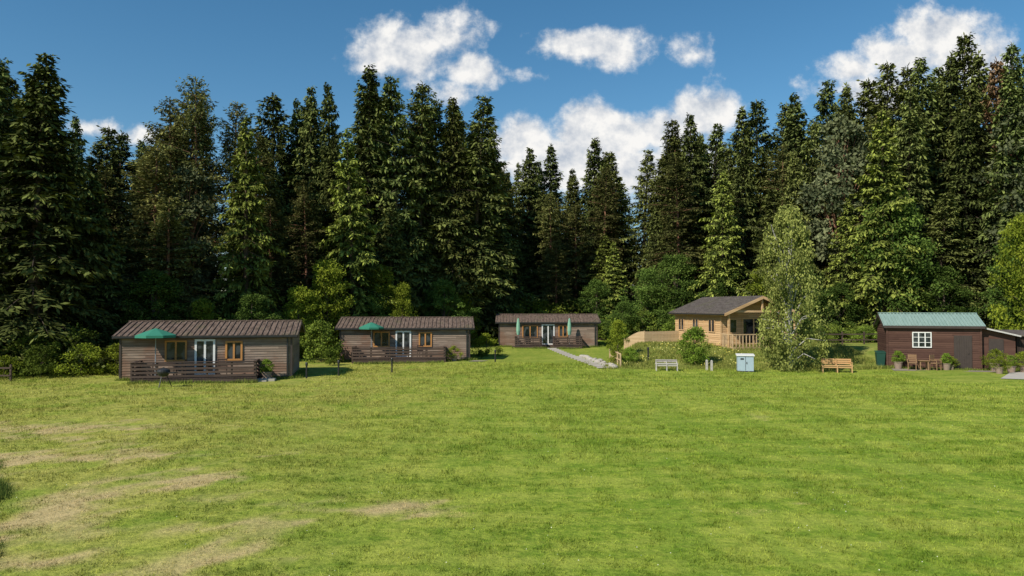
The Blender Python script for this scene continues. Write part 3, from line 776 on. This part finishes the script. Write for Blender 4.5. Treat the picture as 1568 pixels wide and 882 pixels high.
P.box(-W, W, ya + .1, ya + .24, ez - .02, ez + .12); P.box(-.06, .06, ya + .1, ya + .2, ez + .12, rz - .06)
P.make('porch_frame', M_larch, ch)
G = Part(); G.box(-W - o - .12, -W - o - .04, ya, yb, ez - o * sl - .04, ez - o * sl + .04); G.make('gutter', M_gut, ch)
Fo, Gl = Part(), Part()
window(Fo, Gl, -1.0, .9, .1, 2.05, 0, 2, .08); window(Fo, Gl, 1.3, 2.1, .9, 2.0, 0, 1, .08); window(Fo, Gl, -2.2, -1.4, .9, 2.0, 0, 1, .08)
for a in (.8, 3.4, 5.9): window(Fo, Gl, a, a + 1.0, .95, 1.95, -W, 2, .07, axis='y')
Fo.make('window_frames', M_larch, ch); Gl.make('window_glass', M_glass, ch)
P = Part(); P.box(-W, W, -1.7, -.05, -.12, -.03)
for i in range(21):
    c = -W + 2 * W * i / 20; P.box(c - .03, c + .03, -1.7, -1.65, 0, .85)
P.box(-W, W, -1.71, -1.62, .85, .92); P.box(-W, W, -1.72, -1.7, -.55, -.14)
for j in range(8): P.box(-W, -W + .05, -1.6 + j * .2, -1.54 + j * .2, 0, .85)
P.box(-W - .02, -W + .07, -1.62, -.1, .85, .92)
P.make('veranda', M_soft, ch)
def fence(nm, pts, h, mat, solid=True, zoff=0):
    e = Part()
    for (a, b) in zip(pts[:-1], pts[1:]):
        L = math.dist(a, b); n = max(1, int(L / .13)) if solid else max(1, int(L / 1.6)); 
        for i in range(n + (0 if solid else 1)):
            t = i / n; x = a[0] + (b[0] - a[0]) * t; y = a[1] + (b[1] - a[1]) * t; z = hz(x, y) + zoff
            x2 = a[0] + (b[0] - a[0]) * (t + .85 / n); y2 = a[1] + (b[1] - a[1]) * (t + .85 / n)
            if solid: e.beam((x, y, z + h * .52), (x2, y2, z + h * .52), .025, h * .96)
            else: e.beam((x, y, z - .2), (x, y, z + h), .09)
        m = max(1, int(L / 1.6))
        for i in range(m):
            t = i / m; t2 = (i + 1) / m
            p1 = (a[0] + (b[0] - a[0]) * t, a[1] + (b[1] - a[1]) * t); p2 = (a[0] + (b[0] - a[0]) * t2, a[1] + (b[1] - a[1]) * t2)
            for zz in (.35, .8):
                yo = .05 if solid else -.06
                e.beam((p1[0], p1[1] + yo, hz(*p1) + h * zz), (p2[0], p2[1] + yo, hz(*p2) + h * zz), .03, .08)
            if solid: e.beam((p1[0], p1[1] + .09, hz(*p1) - .2), (p1[0], p1[1] + .09, hz(*p1) + h * 1.05), .08)
    return e.make(nm, mat)
fence('timber_fence', [(9.3, 60.5), (10.6, 58.6), (13.6, 59.6)], .95, M_soft)
fence('post_and_rail_fence', [(24, 57.0), (31, 57.4), (40, 57)], 1.0, M_deck, False)
fence('post_and_rail_fence', [(-32, 39.0), (-27.0, 39.5)], .9, M_deck, False)

# ---------------------------------------------------------------- steps and handrail down the bank
def px_(t): return 3.75 + 2.2 * (1 - t)
P = Part(); n = 17
for i in range(n):
    t = i / (n - 1); x = px_(t); y = 47.6 + 20.9 * t; z = hz(x, y)
    P.box(x - .42, x + .42, y, y + .22, z - .1, z + .09)
P.make('sleeper_steps', M_grey_w)
P = Part(); V = []; k = 24
for i in range(k + 1):
    t = i / k; x = px_(t); y = 47.4 + 21.6 * t; V += [(x - .36, y), (x + .36, y)]
for i in range(k):
    a, b2, c, d = V[2 * i], V[2 * i + 1], V[2 * i + 3], V[2 * i + 2]
    P.poly([(q[0], q[1], hz(*q) + .03) for q in (a, b2, c, d)])
M_gravel = simple('gravel', (0.26, 0.225, 0.17), .95, .4, 14)
P.make('gravel_path', M_gravel)
P = Part(); rr = random.Random(2)
for i in range(46):
    t = rr.random(); y = 47.4 + 11 * t; x = px_(t * .52) + .7 + rr.uniform(-.1, .3); z = hz(x, y); s = rr.uniform(.12, .26)
    P.lathe([(0, -.1), (s, -.05), (s * rr.uniform(.8, 1.1), s * .5), (s * .5, s * .9), (0, s)], 6, (x, y, z))
P.make('rockery_edging', M_stone)
P = Part()
for i in range(5):
    x = 7.1; y = 48 + i * 1.3; z = hz(x, y); P.beam((x, y, z - .2), (x, y, z + .85), .09)
P.beam((7.1, 48, hz(7.1, 48) + .85), (7.1, 53.2, hz(7.1, 53.2) + .85), .09, .06)
P.beam((7.1, 48, hz(7.1, 48) + .45), (7.1, 53.2, hz(7.1, 53.2) + .45), .06, .06)
P.make('handrail', M_soft)
put('round_bush', bush_me, 7.9, 49.0, 1.1, 2.3, 1.2)
P = Part(); P.poly([(q[0], q[1], hz(*q) + .02) for q in ((-3.2, 53.1), (-2.2, 53.1), (-1.7, 54.2), (-2.8, 54.4))]); P.make('gravel_patch', M_gravel)

# ---------------------------------------------------------------- utility cabinet, benches, posts
e = empty('utility_cabinet', (14.5, 45.6, hz(14.5, 45.6)), rad(-12))
P = Part(); P.box(-.48, .48, -.3, .3, .06, .98)
M_cab = simple('cabinet_paint', (0.36, 0.45, 0.50), .5, .08); P.make('body', M_cab, e)
P = Part(); P.slab([(-.54, -.36, 1.04), (.54, -.36, 1.04), (.54, .36, 1.1), (-.54, .36, 1.1)], .06); P.make('lid', M_white, e)
P = Part(); P.box(-.5, .5, -.32, .32, 0, .055); P.box(-.012, .012, -.306, -.3, .1, .95); P.box(.05, .09, -.33, -.302, .5, .62); P.box(-.3, -.1, -.306, -.3, .75, .85); P.make('plinth_and_seams', M_gut, e)
bench('wooden_bench', (20.2, 45.6, hz(20.2, 45.6)), rad(-14), M_pine, 1.8, .85)
bench('garden_bench', (9.7, 46.0, hz(9.7, 46)), rad(-8), M_grey_w, 1.4, .6, False)
for q in ((12.5, 45.9), (12.3, 46.3)):
    P = Part(); P.box(-.06, .06, -.06, .06, -.1, .6); P.hexa([(-.07, -.07, .6), (.07, -.07, .6), (.07, .07, .6), (-.07, .07, .6), (-.02, -.02, .67), (.02, -.02, .67), (.02, .02, .67), (-.02, .02, .67)])
    P.make('marker_post', M_grey_w, None, (q[0], q[1], hz(*q)))

# ---------------------------------------------------------------- shed
sh = empty('garden_shed', (26.85, 46.7, hz(26.85, 46.7)), rad(-18))
M_shed = wood('brown_shed_boards', (0.06, 0.030, 0.023), (0.135, 0.072, 0.052), .14)
W, D, ez, rz = 2.65, 3.6, 2.75, 3.45
P = Part(); P.box(-W, W, 0, D, .05, ez); P.prism([(-W, 0, ez), (-W, D, ez), (-W, D / 2, rz - .01)], (2 * W, 0, 0)); P.make('wall_core', M_shed, sh)
P = Part(); boards(P, -W, W, .05, ez, 0); boards(P, 0, D, .05, ez, -W, sgn=-1, axis='y'); boards(P, 0, D, .05, ez, W, sgn=1, axis='y')
for sx in (-1, 1): P.box(sx * W - .05, sx * W + .05, -.06, .05, 0, ez)
P.make('cladding', M_shed, sh)
gable_roof(W, D, ez, rz, .22, .2, M_roofg, sh, rib=.2, gut=False)
P = Part(); P.box(-W - .2, W + .2, -.25, -.205, ez - .16, ez + .0); P.make('fascia', M_trim, sh)
Fw, Gl = Part(), Part(); window(Fw, Gl, -1.2, -.1, 1.35, 2.35, 0, 3, .06, 2); Fw.make('window_frame', M_white, sh); Gl.make('window_glass', M_glass, sh)
P = Part(); P.box(1.15, 2.15, -.07, -.042, .05, 2.15); 
for i in range(7): P.box(1.2 + i * .13, 1.31 + i * .13, -.085, -.072, .1, 2.1)
P.box(1.9, 1.98, -.12, -.09, 1.0, 1.1); P.make('door', M_trim, sh)
P = Part(); P.prism([(W + .06, .3, 0), (W + 1.95, .3, 0), (W + 1.95, .3, 2.15), (W + .06, .3, 2.6)], (0, 2.8, 0)); P.make('lean_to_wall', M_shed, sh)
P = Part(); P.slab([(W + .06, -.05, 2.72), (W + 2.15, -.05, 2.2), (W + 2.15, 3.3, 2.2), (W + .06, 3.3, 2.72)], .08); P.make('lean_to_roof', M_roofd, sh)
P = Part(); P.beam((W + .06, -.08, 2.66), (W + 2.15, -.08, 2.14), .03, .09); P.make('lean_to_fascia', simple('pale_trim', (.5, .48, .44)), sh)
P = Part(); P.box(W + .5, W + 1.3, .25, .298, .05, 1.95); P.box(W + .55, W + 1.25, .235, .248, 1.0, 1.08); P.make('lean_to_door', M_trim, sh)
s2 = empty('timber_outbuilding', (33.0, 45.4, hz(33, 45.4)), rad(-18))
M_shed2 = wood('black_shed_boards', (0.03, 0.022, 0.018), (0.07, 0.048, 0.036), .14, 'x')
P = Part(); P.box(-1.5, 2.5, 0, 3, 0, 2.1); P.make('wall_core', M_shed2, s2)
P = Part(); k = -1.5
while k < 2.5: P.box(k, k + .12, -.03, -.001, 0, 2.1); k += .14
P.make('cladding', M_shed2, s2)
P = Part(); P.slab([(-1.7, -.25, 2.22), (2.7, -.25, 2.22), (2.7, 3.2, 2.45), (-1.7, 3.2, 2.45)], .08); P.make('roof', M_roofd, s2)
P = Part(); P.poly([(q[0], q[1], hz(*q) + .03) for q in ((26.9, 40.4), (29, 39.4), (34.5, 43.0), (33.2, 44.2), (30.8, 44.6), (29.6, 43.6))]); P.make('paved_path', simple('paving', (0.45, 0.41, 0.35), .9, .15, 2))
P = Part(); P.poly([(q[0], q[1], hz(*q) + .018) for q in ((23.9, 45.9), (29.3, 44.2), (29.9, 45.6), (24.4, 47.3))]); P.make('shed_gravel', M_gravel)
M_chair = wood('teak', (0.22, 0.13, 0.07), (0.32, 0.2, 0.11), .1)
p = local(sh, -1.4, -1.0); chair(p, rad(-30), M_chair); p = local(sh, -.1, -1.0); chair(p, rad(30), M_chair); table('garden_table', local(sh, -.75, -.9), rad(-16), M_chair, .6, .6, .6)
for q, s, me in (((-2.1, -.5), 1.2, bush_me), ((.6, -.6), 1.1, bush_me), ((.9, -.4), .8, brows), ((3.2, -.8), 1.3, brows), ((3.8, -1.6), 1.1, bush_me), ((2.9, -2.6), 1.0, brows), ((4.6, -1.2), 1.2, brows)):
    potted(local(sh, *q), s, me)
e = empty('wheelie_bin', local(sh, -3.0, .4), rad(-16))
P = Part(); P.hexa([(-.2, -.22, .06), (.2, -.22, .06), (.2, .22, .06), (-.2, .22, .06), (-.27, -.3, .95), (.27, -.3, .95), (.27, .3, .95), (-.27, .3, .95)])
P.slab([(-.29, -.32, 1.0), (.29, -.32, 1.0), (.29, .34, 1.08), (-.29, .34, 1.08)], .05); P.lathe([(0, 0), (.1, 0), (.1, .1), (0, .1)], 10, (.18, .25, 0)); P.make('bin_body', simple('bin_green', (0.02, 0.07, 0.05), .5), e)

# ---------------------------------------------------------------- world
world = bpy.data.worlds.new("World"); scene.world = world; world.use_nodes = True
nt = NT(world.node_tree); nt.n.clear()
sunv = Vector((-.60, -.55, .70)).normalized()
el = math.asin(sunv.z); az = math.atan2(sunv.x, sunv.y)
sky = nt.node('ShaderNodeTexSky', sky_type='NISHITA'); sky.sun_disc = False; sky.sun_elevation = el; sky.sun_rotation = az
sky.air_density = 1.0; sky.dust_density = .2; sky.ozone_density = 2.5; sky.altitude = 300
hs = nt.node('ShaderNodeHueSaturation'); nt.l.new(sky.outputs[0], hs.inputs['Color']); hs.inputs['Saturation'].default_value = 1.25; hs.inputs['Hue'].default_value = .49
bg = nt.node('ShaderNodeBackground'); nt.l.new(hs.outputs[0], bg.inputs[0]); bg.inputs[1].default_value = .112
tc = nt.node('ShaderNodeTexCoord').outputs['Generated']
sp = nt.node('ShaderNodeSeparateXYZ'); nt.l.new(tc, sp.inputs[0])
yy = nt.math('MAXIMUM', sp.outputs[1], .02)
U = nt.math('DIVIDE', sp.outputs[0], yy); Vv = nt.math('DIVIDE', sp.outputs[2], yy)
cv = nt.node('ShaderNodeCombineXYZ'); nt.l.new(U, cv.inputs[0]); nt.l.new(Vv, cv.inputs[1]); pv = cv.outputs[0]
na = nt.noise(pv, 12, 8, .62)
nb = nt.noise(nt.mapping(pv, loc=(.010, -.014, 0)), 12, 5, .6)
CL = [(-.145, .36, .075, .038, 1.2), (-.09, .378, .05, .03, 1.1), (-.185, .35, .045, .03, 1.1), (-.055, .325, .035, .025, 1.0), (-.075, .295, .03, .018, .8),
      (.105, .362, .075, .022, 1.0), (.15, .348, .05, .02, .8), (.235, .345, .025, .02, .55), (.04, .318, .03, .01, .4),
      (.01, .225, .05, .035, 1.2), (.10, .24, .05, .036, 1.3), (.15, .23, .06, .035, 1.3), (.255, .265, .05, .038, 1.2), (.21, .245, .05, .035, 1.3), (.06, .205, .06, .035, 1.3), (.07, .19, .12, .035, 1.3), (.2, .19, .11, .04, 1.3),
      (.60, .375, .07, .04, 1.2), (.54, .345, .06, .03, 1.2), (.47, .325, .045, .025, 1.1), (.63, .345, .06, .04, 1.2), (.50, .30, .08, .035, 1.1),
      (-.58, .245, .05, .012, .7), (-.51, .235, .04, .014, .7)]
Fm = None
for (a, b_, c, d, w) in CL:
    vm = nt.node('ShaderNodeMapping'); nt.l.new(pv, vm.inputs[0]); vm.inputs['Scale'].default_value = (1 / c, 1 / d, 1); vm.inputs['Location'].default_value = (-a / c, -b_ / d, 0)
    ln = nt.node('ShaderNodeVectorMath', operation='LENGTH'); nt.l.new(vm.outputs[0], ln.inputs[0])
    f = nt.math('MULTIPLY_ADD', ln.outputs['Value'], -w, 1.35 * w)
    Fm = f if Fm is None else nt.math('MAXIMUM', Fm, f)
dens = nt.math('ADD', nt.math('MAXIMUM', Fm, -1.3), nt.math('MULTIPLY', nt.math('SUBTRACT', na, .5), 3.7))
mask = nt.ss(dens, .0, .95)
front = nt.ss(sp.outputs[1], .1, .25); mask = nt.math('MULTIPLY', mask, front)
sh_ = nt.math('ADD', nt.math('MULTIPLY', nt.math('SUBTRACT', na, nb), 4.5), .64, clamp=True)
ccol = nt.mix(sh_, (0.52, 0.58, 0.67), (1.0, .985, .96))
bgc = nt.node('ShaderNodeBackground'); nt.l.new(ccol, bgc.inputs[0]); bgc.inputs[1].default_value = .95
mx = nt.node('ShaderNodeMixShader'); nt.l.new(mask, mx.inputs[0]); nt.l.new(bg.outputs[0], mx.inputs[1]); nt.l.new(bgc.outputs[0], mx.inputs[2])
out = nt.node('ShaderNodeOutputWorld'); nt.l.new(mx.outputs[0], out.inputs[0])

sun = bpy.data.lights.new('sun', 'SUN'); sun.energy = 5.0; sun.angle = rad(.5); sun.color = (1, .94, .83)
so = bpy.data.objects.new('sun', sun); C.objects.link(so); so.rotation_euler = sunv.to_track_quat('Z', 'Y').to_euler(); so.location = (-40, -30, 60)

cam = bpy.data.cameras.new('camera'); cam.lens = 25.71; cam.sensor_width = 36; cam.clip_end = 6000; cam.clip_start = .1
co = bpy.data.objects.new('camera', cam); C.objects.link(co); co.location = (0, 0, 4.0); co.rotation_euler = (rad(90 + 1.48), 0, 0)
scene.camera = co
scene.view_settings.view_transform = 'Standard'; scene.view_settings.look = 'None'; scene.view_settings.exposure = 0
print('forest trees', cnt)
